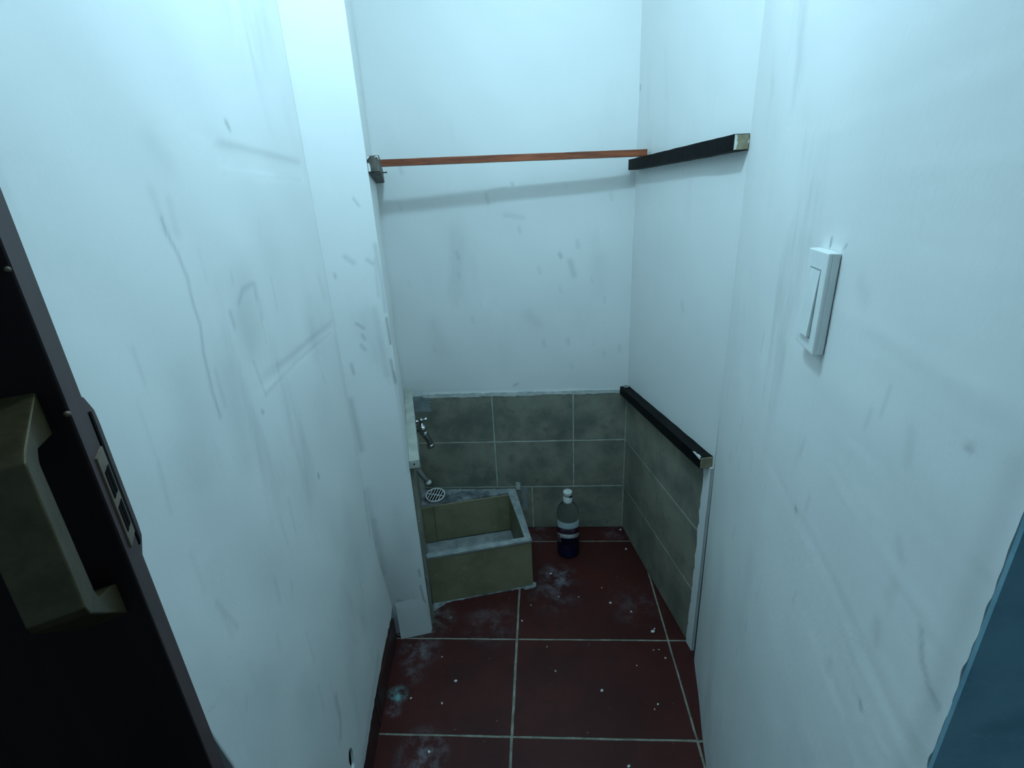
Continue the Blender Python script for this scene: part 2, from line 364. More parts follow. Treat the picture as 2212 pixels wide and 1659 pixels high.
# ---- alcove right wall
a1d = np.array([math.sin(A1), math.cos(A1)]); a1n = np.array([-a1d[1], a1d[0]])      # normal into the room
ar_off = -.005
RA = BR + a1n*ar_off; tR = (BR[1]-RE[1])/a1d[1]
AS = [([(.035, 1.61), (.037, 1.60)], .004, .5), ([(.4, 1.02), (.41, 1.0)], .008, .12), ([(.0, .75), (.0, 1.5)], .006, .12)]
war, _, _ = wall('wall_alcove_right', tuple(RA+a1d*.03), tuple(RA-a1d*(tR+.0)), 0.0, TOP, .10, .006, 'plaster2', 'white plastered right side wall of the alcove', AS, undul=.0008)
# ---- corridor right wall, with the settlement crack at its far end
a2d = np.array([math.sin(A2), math.cos(A2)])
def right_far(z):
    g = .030*max(0, min(1, (.90-z)/.85))**.7 + (.004 if .30 < z < .60 else 0)*0
    return (RE[0]-a2d[0]*g, RE[1]-a2d[1]*g)
RS0 = [([(.548, .913), (.544, .912)], .0035, .7), ([(.282, .995), (.272, .976), (.258, .968), (.246, .966)], .0035, .4), ([(.289, 1.141), (.286, 1.141)], .003, .5),
       ([(.324, .865), (.32, .862)], .003, .6), ([(.588, 1.243), (.589, 1.236)], .0025, 1.0), ([(.552, 1.236), (.546, 1.240)], .0018, .6), ([(.333, 1.033), (.326, 1.025)], .007, .2),
       ([(.33, .949), (.326, .932)], .008, .2), ([(.495, 1.21), (.479, 1.2)], .012, .12), ([(.25, 1.15), (.252, .85)], .012, .22), ([(.35, 1.12), (.345, 1.10)], .008, .14),
       ([(.70, .70), (.69, .55)], .03, .09), ([(.9, .5), (.9, .3)], .04, .09)]
for i in range(30):
    y = .28 + rng.random()*.7; z = .45 + rng.random()*.75; RS0.append(([(y, z), (y+.004, z-.015-rng.random()*.02)], .002+rng.random()*.004, .05+rng.random()*.13))
RS = [([((RE[1]-y)/math.cos(A2), z) for y, z in p], h_, k_*.8) for p, h_, k_ in RS0]
jr = lambda z: (RN[0]+noise.noise(Vector((z*16, 1, 4)))*.0008, RN[1]+noise.noise(Vector((z*60, 7, 2)))*.0022+noise.noise(Vector((z*12, 7, 2)))*.0014)
wr, dR, nR = wall('wall_right', right_far, jr, 0.0, TOP, .04, .004, 'plaster', 'white plastered right wall of the corridor carrying the light switch', RS)
nr2 = np.array([-a2d[1], a2d[0]])                       # into the room
bm = bmesh.new(); prism(bm, [tuple(RE-a2d*.034-nr2*.0012), tuple(RE-a2d*.034-nr2*.036), tuple(RE-a2d*.0006-nr2*.036), tuple(RE-a2d*.0006-nr2*.0012)], 0, .90)  # dark filler added close behind the crack, standing for the shade in it
struct(obj('crack_shade_fill', bm, 'void'), 'dark filler added behind the corner crack to give its shade')
# ---- outer face of the front wall, painted dark blue
o_, _, _ = wall('wall_outer_right', tuple(RN-a2d*.0042), tuple(RN-a2d*.0042+np.array([a2d[1], -a2d[0]])*1.0), 0.0, TOP, .0035, .02, 'blue', 'dark blue painted outer wall face beside the doorway', undul=.0004)
bm = bmesh.new(); prism(bm, [(-1.4, .47), (lx(.50)-.105, .47), (lx(.50)-.105, .57), (-1.4, .57)], 0, TOP); struct(obj('wall_outer_left', bm, 'blue'), 'blue painted wall behind the open door')
bm = bmesh.new(); prism(bm, [(-.6, .25), (.62, .25), (.62, .35), (-.6, .35)], 2.02, TOP); struct(obj('wall_front_header', bm, 'plaster2'), 'white wall above the doorway')
bm = bmesh.new(); prism(bm, [(-.75, .16), (.75, .16), (.75, 1.85), (-.75, 1.85)], TOP, TOP+.08); struct(obj('ceiling', bm, 'plaster2'), 'white closet ceiling')

# ------------------------------------------------------------------ floor: grout bed and single tiles
bm = bmesh.new(); prism(bm, [(-1.5, -.62), (1.3, -.62), (1.3, 1.83), (-1.5, 1.83)], -.05, -.0022)
floor = struct(obj('floor', bm, 'grout'), 'dark red terracotta tile floor with pale grout')
xs = [-1.05, -.580, -.109, .362, .833]; ys = [-.565, -.091, .383, .857, 1.158, 1.632, 1.80]; g = .0034
for i in range(4):
    for j in range(6):
        x0, x1, y0, y1 = xs[i]+g, xs[i+1]-g, ys[j]+g, ys[j+1]-g
        if i == 2 and j >= 3: x1 += .0012
        pts = []
        for (ax, ay), (bx, by) in (((x0, y0), (x1, y0)), ((x1, y0), (x1, y1)), ((x1, y1), (x0, y1)), ((x0, y1), (x0, y0))):
            for k in range(12):
                t = k/12; x = ax+(bx-ax)*t; y = ay+(by-ay)*t; nv = noise.noise_vector(Vector((x*38+i*7, y*38+j*5, 1.3)))
                pts.append((x+nv.x*.0013, y+nv.y*.0013))
        bm = bmesh.new(); dz = (noise.noise(Vector((i*3.3, j*4.7, .5))))*.0005; prism(bm, pts, -.012, dz)
        obj('floor_tile', bm, 'floor', floor)

# ------------------------------------------------------------------ wall tiles
def tile_piece(parent, O, U, Nn, u0, u1, z0, z1, n0, n1, mat='tile', r=.0012):
    bm = bmesh.new(); frame_box(bm, Vector((O[0], O[1], 0)), U, Vector((0, 0, 1)), Nn, u0, u1, z0, z1, n0, n1); bevel(bm, r, 1)
    return obj('wall_tile', bm, mat, parent)
def jag_strip(parent, name, O, U, Nn, u0, u1, zt, zb, n0, n1, mat, seed, amp, vert=False, n=40):
    """rough plaster bead; straight far edge, ragged near edge"""
    bm = bmesh.new(); O = Vector((O[0], O[1], 0)); Zv = Vector((0, 0, 1)); F, Bk = [], []
    for i in range(n+1):
        t = i/n; e = noise.noise(Vector((i*.37, seed, 0)))*amp + noise.noise(Vector((i*1.1, seed, 3)))*amp*.6
        e2 = noise.noise(Vector((i*.31, seed, 9)))*amp*.5
        if vert: a, b_ = (u0+e2*.3, zb+(zt-zb)*t), (u1+e, zb+(zt-zb)*t)
        else:    a, b_ = (u0+(u1-u0)*t, zt+e2), (u0+(u1-u0)*t, zb+e)
        F.append([bm.verts.new(O+U*p[0]+Zv*p[1]+Nn*n1) for p in (a, b_)]); Bk.append([bm.verts.new(O+U*p[0]+Zv*p[1]+Nn*n0) for p in (a, b_)])
    for i in range(n):
        bm.faces.new((F[i][0], F[i+1][0], F[i+1][1], F[i][1])); bm.faces.new((Bk[i][0], Bk[i][1], Bk[i+1][1], Bk[i+1][0]))
        for k in (0, 1): bm.faces.new((F[i][k], Bk[i][k], Bk[i+1][k], F[i+1][k]))
    for e in (0, n): bm.faces.new((F[e][0], F[e][1], Bk[e][1], Bk[e][0]))
    return obj(name, bm, mat, parent)
X = Vector((1, 0, 0)); NB = Vector((0, -1, 0)); Zv = Vector((0, 0, 1)); gt = .0027
bm = bmesh.new(); frame_box(bm, Vector((0, YB, 0)), X, Zv, NB, -.535, .309, .0015, .612, -.0055, -.0022); obj('grout_bed', bm, 'tilegrout', wb)
rows = [(0.002, .205), (.205, .413), (.413, .610)]
cols = [(-.512, -.204), (-.204, .107), (.107, .3075)]
for ri, (z0, z1) in enumerate(rows):
    for ci, (x0, x1) in enumerate(cols):
        if ri == 0: x0, x1 = [(-.512, -.36), (-.36, -.062), (-.062, .3075)][ci]
        dn = noise.noise(Vector((ri*2.2, ci*3.1, .7)))*.0006
        tile_piece(wb, (0, YB), X, NB, x0+gt, x1-gt, z0+gt, z1-gt, -.0045, dn)
jag_strip(wb, 'plaster_bead', (0, YB), X, NB, -.47, .306, .622, .607, -.0055, .0016, 'lip', 1.5, .004, n=70)
jag_strip(wb, 'plaster_smear', (0, YB), X, NB, -.522, -.445, .612, .548, -.004, .0012, 'smear', 4.2, .022, vert=True, n=24)
jag_strip(wb, 'plaster_smear', (0, YB), X, NB, -.128, -.112, .226, .190, -.004, .0018, 'lip', 2.7, .006, vert=True, n=16)
jag_strip(wb, 'plaster_smear', (0, YB), X, NB, -.105, -.085, .205, .09, -.004, .0007, 'smear', 5.9, .014, vert=True, n=20)
U1 = Vector((-a1d[0], -a1d[1], 0)); N1 = Vector((a1n[0], a1n[1], 0))                     # runs towards the camera
bm = bmesh.new(); frame_box(bm, Vector((BR[0], BR[1], 0)), U1, Zv, N1, .004, .585, .0015, .612, -.0045, -.0022); obj('grout_bed', bm, 'tilegrout', war)
for ri, (z0, z1) in enumerate(rows):
    for ci, (u0, u1) in enumerate([(.003, .310), (.310, .584)]):
        dn = noise.noise(Vector((ri*1.7, ci*5.1, 4.7)))*.0006
        tile_piece(war, BR, U1, N1, u0+gt*.9, u1-gt*.6, z0+gt, z1-gt, -.0040, dn)
jag_strip(war, 'plaster_edge', BR, U1, N1, .6095, .578, .632, .001, -.0045, .0022, 'plaster2', 6.6, .006, vert=True, n=50)
bm = bmesh.new(); frame_box(bm, al_a, al_d, Zv, al_n, .035, al_len-.006, .0015, .600, .0012, .0045); obj('grout_bed', bm, 'tilegrout', wal)
for ri, (z0, z1) in enumerate([(.002, .205), (.205, .413), (.413, .598)]):
    for ci, (u0, u1) in enumerate([(.030, .245), (.245, .546)]):
        tile_piece(wal, (PR[0], PR[1]), al_d, al_n, u0+gt*.8, u1-gt*.8, z0+gt, z1-gt, .0030, .0105)

# ------------------------------------------------------------------ lamp (above the frame)
lamp = tag(empty('ceiling_lamp', (LAMP_POS[0], LAMP_POS[1], TOP)), 'bare globe bulb hanging from the closet ceiling', 'lamp')
bm = bmesh.new(); lathe(bm, [(.045, -.018), (.05, -.012), (.05, 0)], 24, Matrix.Translation((LAMP_POS[0], LAMP_POS[1], TOP))); obj('ceiling_rose', bm, 'pvc', lamp)
bm = bmesh.new(); tube(bm, [(LAMP_POS[0], LAMP_POS[1], TOP-.017), (LAMP_POS[0], LAMP_POS[1], LAMP_POS[2]+.115)], .004); obj('cord', bm, 'pvc', lamp)
bm = bmesh.new(); lathe(bm, [(.012, .12), (.02, .115), (.022, .05), (.02, .046)][::-1], 20, Matrix.Translation(LAMP_POS)); obj('socket', bm, 'pvc', lamp)
me_, nt, b = new_mat('lamp_glow'); b.inputs['Base Color'].default_value = (.8, .8, .8, 1)
b.inputs['Emission Color'].default_value = (*LAMP_COL, 1); b.inputs['Emission Strength'].default_value = LAMP_STRENGTH
bm = bmesh.new(); bmesh.ops.create_uvsphere(bm, u_segments=20, v_segments=12, radius=LAMP_R, matrix=Matrix.Translation(LAMP_POS)); obj('bulb', bm, me_, lamp, True)

# ------------------------------------------------------------------ shelf battens
def batten(name, O, U, Nn, u0, u1, zf, zb_, depth, mat, label, n_off=.0006, end_at='u1', end_mat='endgrain', chips=(), amp=.0008):
    """O: plan point on the wall; runs u0..u1 along U; zf=(bottom,top) at u1 end, zb_ the same at u0 end"""
    O = Vector((O[0], O[1], 0)); root = tag(empty(name, O+U*u1+Nn*(depth/2)+Zv*zf[0]), label, 'batten')
    P = lambda u, n, z: O+U*u+Nn*n+Zv*z
    bm = bmesh.new(); hexa(bm, [P(u0, n_off, zb_[0]), P(u0, depth, zb_[0]), P(u0, depth, zb_[1]), P(u0, n_off, zb_[1]), P(u1, n_off, zf[0]), P(u1, depth, zf[0]), P(u1, depth, zf[1]), P(u1, n_off, zf[1])])
    long_e = [e for e in bm.edges if e.calc_length() > .1]
    bmesh.ops.subdivide_edges(bm, edges=long_e, cuts=24)
    bevel(bm, .0016, 2)
    for v in bm.verts: v.co += noise.noise_vector(v.co*26)*amp
    obj('beam', bm, mat, root)
    if end_mat:
        bm = bmesh.new(); hexa(bm, [P(u1-.002, n_off+.001, zf[0]+.0014), P(u1-.002, depth-.001, zf[0]+.0014), P(u1-.002, depth-.001, zf[1]-.0014), P(u1-.002, n_off+.001, zf[1]-.0014),
                                    P(u1+.0012, n_off+.001, zf[0]+.0014), P(u1+.0012, depth-.001, zf[0]+.0014), P(u1+.0012, depth-.001, zf[1]-.0014), P(u1+.0012, n_off+.001, zf[1]-.0014)])
        bevel(bm, .0006, 1); obj('end_grain', bm, end_mat, root)
    return root, P
O1 = BR + a1n*ar_off
upR, P = batten('shelf_batten', O1, U1, N1, .018, .6085, (1.3755, 1.4065), (1.3755, 1.4065), .0345, 'black', 'black painted batten with bare pale end grain holding up the orange slat')
# flakes of white paint on the end grain
def flake(parent, pts, O_, a, b_, n, th, mat='chip'):
    bm = bmesh.new(); F = [bm.verts.new(O_+a*x+b_*y+n*th) for x, y in pts]; Bk = [bm.verts.new(O_+a*x+b_*y) for x, y in pts]
    bm.faces.new(F); bm.faces.new(Bk[::-1])
    for i in range(len(pts)): bm.faces.new((F[i], Bk[i], Bk[(i+1) % len(pts)], F[(i+1) % len(pts)]))
    return obj('paint_flake', bm, mat, parent)
e0 = P(.6097, 0, 1.3755)
flake(upR, [(.0335, .001), (.0335, .030), (.029, .029), (.0275, .024), (.0285, .020), (.026, .014), (.028, .009), (.0285, .003)], e0, N1, Zv, U1, .0004)
flake(upR, [(.002, .012), (.005, .014), (.0035, .02), (.0015, .021)], e0, N1, Zv, U1, .0004)
loR, P = batten('shelf_batten', O1, U1, N1, .006, .602, (.6305, .6635), (.6085, .6385), .0345, 'black', 'black painted batten on top of the right wall tiles')
e0 = P(.568, .0, .664)
flake(loR, [(.0345, .002), (.032, .006), (.0335, .012), (.030, .020), (.031, .030), (.034, .032)], P(.568, 0, .6628), N1, U1, Zv, .0012)
flake(loR, [(-.0075, .002), (.0, .006), (.012, .004), (.022, .007), (.032, .003), (.032, -.001)], P(.568, .0335, .6610)+Zv*-.003, U1, Zv, N1, .0016)
# small metal ring at the rear end of that batten
bm = bmesh.new(); pr = [(.0105, 0), (.0105, .004), (.0068, .004), (.0068, 0), (.0105, 0)]
ringc = P(.022, .0165, .6405); lathe(bm, pr, 24, Matrix.Translation(ringc), cap=False); bmesh.ops.remove_doubles(bm, verts=bm.verts, dist=1e-5)
tag(obj('metal_ring', bm, 'steel', None, True), 'small metal ring lying on the rear end of the lower black batten', 'ring')

Oal = (PR[0], PR[1])
upL, P = batten('shelf_batten', Oal, -al_d, al_n, -(al_len-.02), -.012, (1.3785, 1.4135), (1.3785, 1.4135), .0285, 'greywood', 'short looking grey stained batten with flaking paint on the pier side', end_mat='greywood')
e0 = P(-.0102, 0, 1.3785)
flake(upL, [(.0012, .002), (.006, .002), (.0065, .010), (.0052, .018), (.003, .020), (.001, .019)], e0, al_n, Zv, -al_d, .0004)
flake(upL, [(.001, .026), (.007, .0325), (.0065, .034), (.001, .034)], e0, al_n, Zv, -al_d, .0004)
flake(upL, [(.017, .030), (.021, .0335), (.026, .0335), (.0265, .026), (.0255, .026), (.0245, .0315), (.021, .0315)], e0, al_n, Zv, -al_d, .0004)
bm = bmesh.new(); nb_ = P(-.30, .0282, 1.395); tube(bm, [nb_, nb_+al_n*.011], .0014, 8); tube(bm, [nb_+al_n*.0105, nb_+al_n*.012], .0032, 10); obj('nail', bm, 'dark', upL)
loL, P = batten('shelf_batten', Oal, -al_d, al_n, -(al_len-.02), -.010, (.6035, .6305), (.628, .655), .0300, 'cream', 'cream painted batten on the tiled side wall above the tap', end_mat='cream')
bm = bmesh.new(); nb_ = P(-.0095, .014, .618); tube(bm, [nb_, nb_-al_d*.003], .0022, 10); obj('nail_head', bm, 'dark', loL)

# orange slat resting on the two upper battens
sl0, sl1 = Vector((-.476, 1.548, 1.4160)), Vector((.3215, 1.620, 1.4085))
d = (sl1-sl0); Lz = d.length; d.normalize(); nn = Vector((d.y, -d.x, 0)).normalized(); uu = nn.cross(d)*-1
if uu.z < 0: uu = -uu
bm = bmesh.new(); frame_box(bm, sl0, d, uu, nn, 0, Lz, 0, .0185, -.016, .011)
bmesh.ops.subdivide_edges(bm, edges=[e for e in bm.edges if e.calc_length() > .1], cuts=30); bevel(bm, .0014, 2)
for v in bm.verts: v.co += noise.noise_vector(v.co*18)*.0006
tag(obj('wooden_slat', bm, 'slat'), 'thin orange varnished slat spanning the alcove on two battens', 'slat')

# ------------------------------------------------------------------ floor sink
sink = tag(empty('floor_sink', (-.26, 1.45, 0)), 'low olive tiled floor sink with cement rim in the alcove corner', 'sink')
f0, f1 = (-.4075, 1.2978), (-.060, 1.387); r1 = (-.132, 1.7135)
i0, i1, i2, i3 = (-.4135, 1.3168), (-.083, 1.4015), (-.158, 1.680), (-.4945, 1.5975)
b0 = (-.5265, 1.7135)
def poly_obj(name, poly, z0, z1, mat, parent, bev=.001, cuts=0, amp=0):
    bm = bmesh.new(); prism(bm, poly, z0, z1)
    if bev: bevel(bm, bev, 1)
    if cuts: rough(bm, amp, 40, cuts)
    return obj(name, bm, mat, parent)
poly_obj('front_panel', [f0, f1, i1, i0], .001, .1935, 'sinktile', sink)
poly_obj('side_panel', [f1, r1, i2, i1], .001, .1935, 'sinktile', sink, 0)
poly_obj('rim', [(-.4072, 1.2964), (-.0585, 1.3856), (-.1315, 1.7135), (-.159, 1.6802), (-.0845, 1.4025), (-.4142, 1.3182)], .1935, .2005, 'cement', sink, 0)
M['ledge'] = mottled('stained_ledge_cement', (.07, .085, .095), (.34, .37, .37), 16, .85, (.03, .035, .04), coord='World', bmp=.8)
bm = bmesh.new(); prism(bm, [i3, i2, r1, b0], .026, .1985); bmesh.ops.subdivide_edges(bm, edges=bm.edges[:], cuts=9, use_grid_fill=True)
for v in bm.verts:
    if v.co.z > .19: v.co.z += .003*noise.noise(v.co*45) + .0012*noise.noise(v.co*110)
obj('back_ledge', bm, 'ledge', sink)
def along(p, q, t): return (p[0]+(q[0]-p[0])*t, p[1]+(q[1]-p[1])*t)
iv = Vector((i2[0]-i3[0], i2[1]-i3[1], 0)).normalized(); inn = (iv.y, -iv.x)
def off(p, k): return (p[0]+inn[0]*k, p[1]+inn[1]*k)
for t0, t1, k in ((.0, .125, .009), (.129, 1.0, .007)):
    p, q = along(i3, i2, t0), along(i3, i2, t1); poly_obj('inner_tile', [p, off(p, k), off(q, k), q], .028, .194, 'sinktile', sink, .0008)
bm = bmesh.new(); prism(bm, [i0, i1, i2, i3], .004, .0235); obj('basin_bed', bm, 'smear', sink)
tl, tr = .36, .33
for pa_, pb_, pc_, pd_ in ((along(i0, i1, .01), along(i0, i1, tl-.004), along(i3, i2, tr-.004), along(i3, i2, .02)), (along(i0, i1, tl+.004), along(i0, i1, .99), along(i3, i2, .985), along(i3, i2, tr+.004))):
    poly_obj('basin_tile', [along(pa_, pd_, .012), along(pb_, pc_, .012), along(pb_, pc_, .955), along(pa_, pd_, .955)], .0235, .028, 'cement', sink, .0008)
# mortar fillet at the foot of the sink
bm = bmesh.new(); n = 44; ring = []
for i in range(n+1):
    t = i/n
    if t < .72: k = t/.72; p = along(f0, f1, k); nx, ny = .2485, -.9686
    else: k = (t-.72)/.28; p = along(f1, along(f1, r1, .3), k); nx, ny = .976, .215
    if abs(t-.72) < .02: nx, ny = .8, -.6
    wd = .003 + .005*abs(noise.noise(Vector((i*.5, 2, 0)))) + (.030*(1-t/.10) if t < .10 else 0) + (.010 if .64 < t < .76 else 0)
    ring.append((bm.verts.new((p[0], p[1], .0008)), bm.verts.new((p[0]+nx*.001, p[1]+ny*.001, .005+.003*noise.noise(Vector((i*.7, 5, 0))))), bm.verts.new((p[0]+nx*wd, p[1]+ny*wd, .0008))))
for a, b_ in zip(ring, ring[1:]):
    for k in range(3): bm.faces.new((a[k], b_[k], b_[(k+1) % 3], a[(k+1) % 3]))
bm.faces.new(ring[0]); bm.faces.new(ring[-1][::-1]); obj('mortar_fillet', bm, 'ledge', sink)

# drain cover leaning on the ledge
dc = tag(empty('drain_cover', (-.449, 1.652, .2025)), 'round white slotted drain cover lying on the sink ledge', 'drain cover')
TM = Matrix.Translation((-.4495, 1.651, .2125)) @ Matrix.Rotation(math.radians(11), 4, 'X') @ Matrix.Rotation(math.radians(-12), 4, 'Z')
bm = bmesh.new(); lathe(bm, [(.0395, 0), (.040, .002), (.0385, .0035), (.0345, .0035), (.0338, .002), (.034, 0), (.0395, 0)], 36, TM, cap=False); bmesh.ops.remove_doubles(bm, verts=bm.verts, dist=1e-6); obj('outer_ring', bm, 'pvc', dc, True)
def tbox(x0, x1, y0, y1, z0, z1):
    b_ = bmesh.new(); hexa(b_, [TM @ Vector(p) for p in ((x0, y0, z0), (x1, y0, z0), (x1, y1, z0), (x0, y1, z0), (x0, y0, z1), (x1, y0, z1), (x1, y1, z1), (x0, y1, z1))]); return b_
obj('cross_bar', tbox(-.0345, .0345, -.0017, .0017, .0006, .0034), 'pvc', dc)
for k in range(-2, 3):
    x = k*.0112; hy = math.sqrt(max(0, .0345**2-x*x)); obj('bar', tbox(x-.0018, x+.0018, -hy, hy, .0005, .003), 'pvc', dc)
bm = bmesh.new(); lathe(bm, [(.0335, -.006), (.0335, -.003)], 24, TM); obj('slot_shade_disc', bm, 'dark', dc, False)  # black disc added below the bars so the slots look shaded
bm = bmesh.new(); lathe(bm, [(.0395, -.0105), (.0405, -.004), (.0395, .0)], 30, TM, cap=False); obj('skirt_ring', bm, 'pvcd', dc, True)

# ------------------------------------------------------------------ tap and pipe stub on the side wall
yt = 1.555; tw = Vector((alx(yt), yt, .548)) + al_n*.0106
tap = tag(empty('water_tap', tw), 'small chrome tap with a cross handle on the tiled side wall', 'tap')
bm = bmesh.new(); lathe(bm, [(.0175, 0), (.0175, .004), (.0155, .018), (.012, .020)], 24, align(tw, al_n)); obj('flange', bm, 'pvcd', tap, True)
bm = bmesh.new(); tube(bm, [tw+al_n*.012, tw+al_n*.026, tw+al_n*.028, tw+al_n*.046, tw+al_n*.052, tw+al_n*.054], [.0115, .0115, .0165, .0165, .012, .004], 20); obj('body', bm, 'chrome', tap, True)
c0 = tw+al_n*.038+Zv*-.004
bm = bmesh.new(); tube(bm, [c0+Zv*-.004, c0+al_n*.008+Zv*-.020, c0+al_n*.016+Zv*-.038, c0+al_n*.022+Zv*-.056, c0+al_n*.024+Zv*-.066], [.0145, .0135, .0120, .0110, .0110], 20); sp_o = obj('spout', bm, 'chrome', tap, True)
bm = bmesh.new(); lathe(bm, [(.0128, 0), (.0142, .002), (.0142, .011), (.0125, .0135)], 20, align(c0+al_n*.0235+Zv*-.062, Vector((.12, 0, -1)))); obj('spout_nut', bm, 'chrome', sp_o, True)
bm = bmesh.new(); tube(bm, [c0+Zv*.008, c0+Zv*.020, c0+Zv*.022, c0+Zv*.032], [.0125, .0115, .007, .0065], 16); hd = obj('stem', bm, 'chrome', tap, True)
bm = bmesh.new(); hp = c0+Zv*.036
for dd in (Vector((.25, -.80, .42)), Vector((-.25, .80, -.42)), Vector((.85, .3, .1)), Vector((-.85, -.3, -.1))): tube(bm, [hp, hp+dd*.013, hp+dd*.021, hp+dd*.027], [.0055, .005, .0082, .0045], 12)
tube(bm, [hp-Zv*.006, hp+Zv*.005, hp+Zv*.010], [.008, .008, .004], 12); obj('handle', bm, 'chrome', hd, True)

yp_ = 1.56; pw = Vector((alx(yp_), yp_, .385)) + al_n*.0106; pe = pw + Vector((.042, -.012, -.050))
pst = tag(empty('pipe_stub', pw), 'grey pipe stub with a white end above the sink', 'pipe')
bm = bmesh.new(); tube(bm, [pw, pw+Vector((.010, -.003, -.010)), pe], .0095, 16); obj('pipe', bm, 'pvcd', pst, True)
pd_ = (pe-pw).normalized(); bm = bmesh.new(); tube(bm, [pe-pd_*.004, pe+pd_*.004, pe+pd_*.008, pe+pd_*.0095], [.0112, .0112, .0095, .006], 18); obj('end_cap', bm, 'pvc', pst, True)

# ------------------------------------------------------------------ bottle
bc = Vector((.0755, 1.566, .0006)); bt = tag(empty('cleaner_bottle', bc), 'clear plastic cleaner bottle with blue liquid and white cap', 'bottle')
R_ = .0425
mg, nt, b = new_mat('clear_plastic'); b.inputs['Base Color'].default_value = (.90, .95, .95, 1); b.inputs['Roughness'].default_value = .08; b.inputs['IOR'].default_value = 1.14; b.inputs['Transmission Weight'].default_value = 1.0
ml, nt, b = new_mat('blue_liquid'); b.inputs['Base Color'].default_value = (.006, .010, .045, 1); b.inputs['Roughness'].default_value = .15
nt.links.new(mix(nt, ramp(nt, tex(nt, 20, 2), .3, .7), (.008, .013, .055), (.011, .017, .068)), b.inputs['Base Color'])
prof = [(.034, .0), (R_-.003, .002), (R_, .008), (R_, .030), (R_-.0012, .033), (R_, .036), (R_, .178), (R_-.001, .190), (.038, .206), (.030, .219), (.021, .229), (.0155, .234), (.0145, .240), (.0145, .246)]
TB = Matrix.Translation(bc)
bm = bmesh.new(); lathe(bm, prof, 40, TB); obj('body', bm, mg, bt, True)
bm = bmesh.new(); lathe(bm, [(.032, .002), (R_-.0030, .0045), (R_-.0013, .009), (R_-.0013, .0295), (R_-.0026, .033), (R_-.0013, .0365), (R_-.0013, .105), (R_-.002, .1055)], 40, TB); obj('liquid', bm, ml, bt, True)
bm = bmesh.new(); lathe(bm, [(.0170, .233), (.0172, .236), (.0172, .2595), (.0160, .2600), (.0160, .2612), (.0172, .2618), (.0168, .277), (.0155, .2795), (.010, .2805)], 28, TB); cap_ = obj('cap', bm, 'pvc', bt, True)
bm = bmesh.new(); frame_box(bm, bc, Vector((.78, .62, 0)), Zv, Vector((.62, -.78, 0)), -.007, .007, .2600, .2655, .0150, .0184); bevel(bm, .0008, 1); obj('thumb_notch', bm, 'dark', cap_)
# printed label, a curved sheet around the front of the bottle
mlab, nt, b = new_mat('bottle_label')
uv = N(nt, 'ShaderNodeUVMap'); sep = N(nt, 'ShaderNodeSeparateXYZ'); nt.links.new(uv.outputs[0], sep.inputs[0]); u, v = sep.outputs[0], sep.outputs[1]
arc = mathn(nt, 'MULTIPLY', mathn(nt, 'POWER', mathn(nt, 'ABSOLUTE', mathn(nt, 'SUBTRACT', u, .52)), 2), -.32)   # banners arch
vv = mathn(nt, 'SUBTRACT', v, arc)
def band(x, a, b_, e=.008): return mathn(nt, 'MULTIPLY', ramp(nt, x, a-e, a+e), mathn(nt, 'SUBTRACT', 1.0, ramp(nt, x, b_-e, b_+e)))
c = mix(nt, 0.0, (.011, .018, .065), (0, 0, 0))
c = mix(nt, band(vv, .70, 1.2), c, (.26, .31, .31))
c = mix(nt, band(vv, .47, .745), c, (.030, .010, .016))
el = mathn(nt, 'ADD', mathn(nt, 'POWER', mathn(nt, 'MULTIPLY', mathn(nt, 'SUBTRACT', u, .48), 3.6), 2), mathn(nt, 'POWER', mathn(nt, 'MULTIPLY', mathn(nt, 'SUBTRACT', vv, .62), 8.0), 2))
c = mix(nt, mathn(nt, 'MULTIPLY', band(el, .35, 1.0, .08), .8), c, (.07, .055, .085))
c = mix(nt, band(vv, .315, .485), c, (.95, .96, .97))
c = mix(nt, mathn(nt, 'MULTIPLY', band(u, .03, .215), band(v, .05, .42)), c, (.80, .83, .86))
c = mix(nt, mathn(nt, 'MULTIPLY', band(u, .80, .93), band(v, .245, .36)), c, (.75, .78, .80))
# rows of tiny print, too small to read in the photograph
wv = tex(nt, 1.0, 2, .5, (62, 3, 1), 'UV')
c = mix(nt, mathn(nt, 'MULTIPLY', mathn(nt, 'MULTIPLY', band(vv, .428, .450, .003), band(u, .15, .86)), mathn(nt, 'MULTIPLY', ramp(nt, wv, .45, .55), .8)), c, (.03, .04, .12))
c = mix(nt, mathn(nt, 'MULTIPLY', mathn(nt, 'MULTIPLY', band(vv, .375, .393, .003), band(u, .35, .64)), mathn(nt, 'MULTIPLY', ramp(nt, wv, .45, .55), .8)), c, (.03, .04, .12))
wv2 = tex(nt, 1.0, 2, .5, (3, 46, 1), 'UV')
c = mix(nt, mathn(nt, 'MULTIPLY', mathn(nt, 'MULTIPLY', band(u, .08, .18), band(v, .08, .36)), ramp(nt, wv2, .44, .54)), c, (.10, .14, .28))
nt.links.new(c, b.inputs['Base Color']); b.inputs['Roughness'].default_value = .35
bm = bmesh.new(); uvl = bm.loops.layers.uv.new('UVMap'); ns = 28; a0, a1_ = math.radians(-90-72), math.radians(-90+72); cols_ = []
yawb = -.04
for i in range(ns+1):
    a = a0+(a1_-a0)*i/ns+yawb
    cols_.append([bm.verts.new(bc+Vector((math.cos(a)*r_, math.sin(a)*r_, z))) for r_, z in ((R_+.0003, .066), (R_+.0003, .166), (R_+.0007, .166), (R_+.0007, .066))])
for i in range(ns):
    p, q = cols_[i], cols_[i+1]
    for k in range(4):
        f = bm.faces.new((p[k], q[k], q[(k+1) % 4], p[(k+1) % 4]))
        for lp in f.loops:
            ii = i if lp.vert in p else i+1; lp[uvl].uv = (ii/ns, (lp.vert.co.z-bc.z-.066)/.100)
bm.faces.new(cols_[0]); bm.faces.new(cols_[-1][::-1])
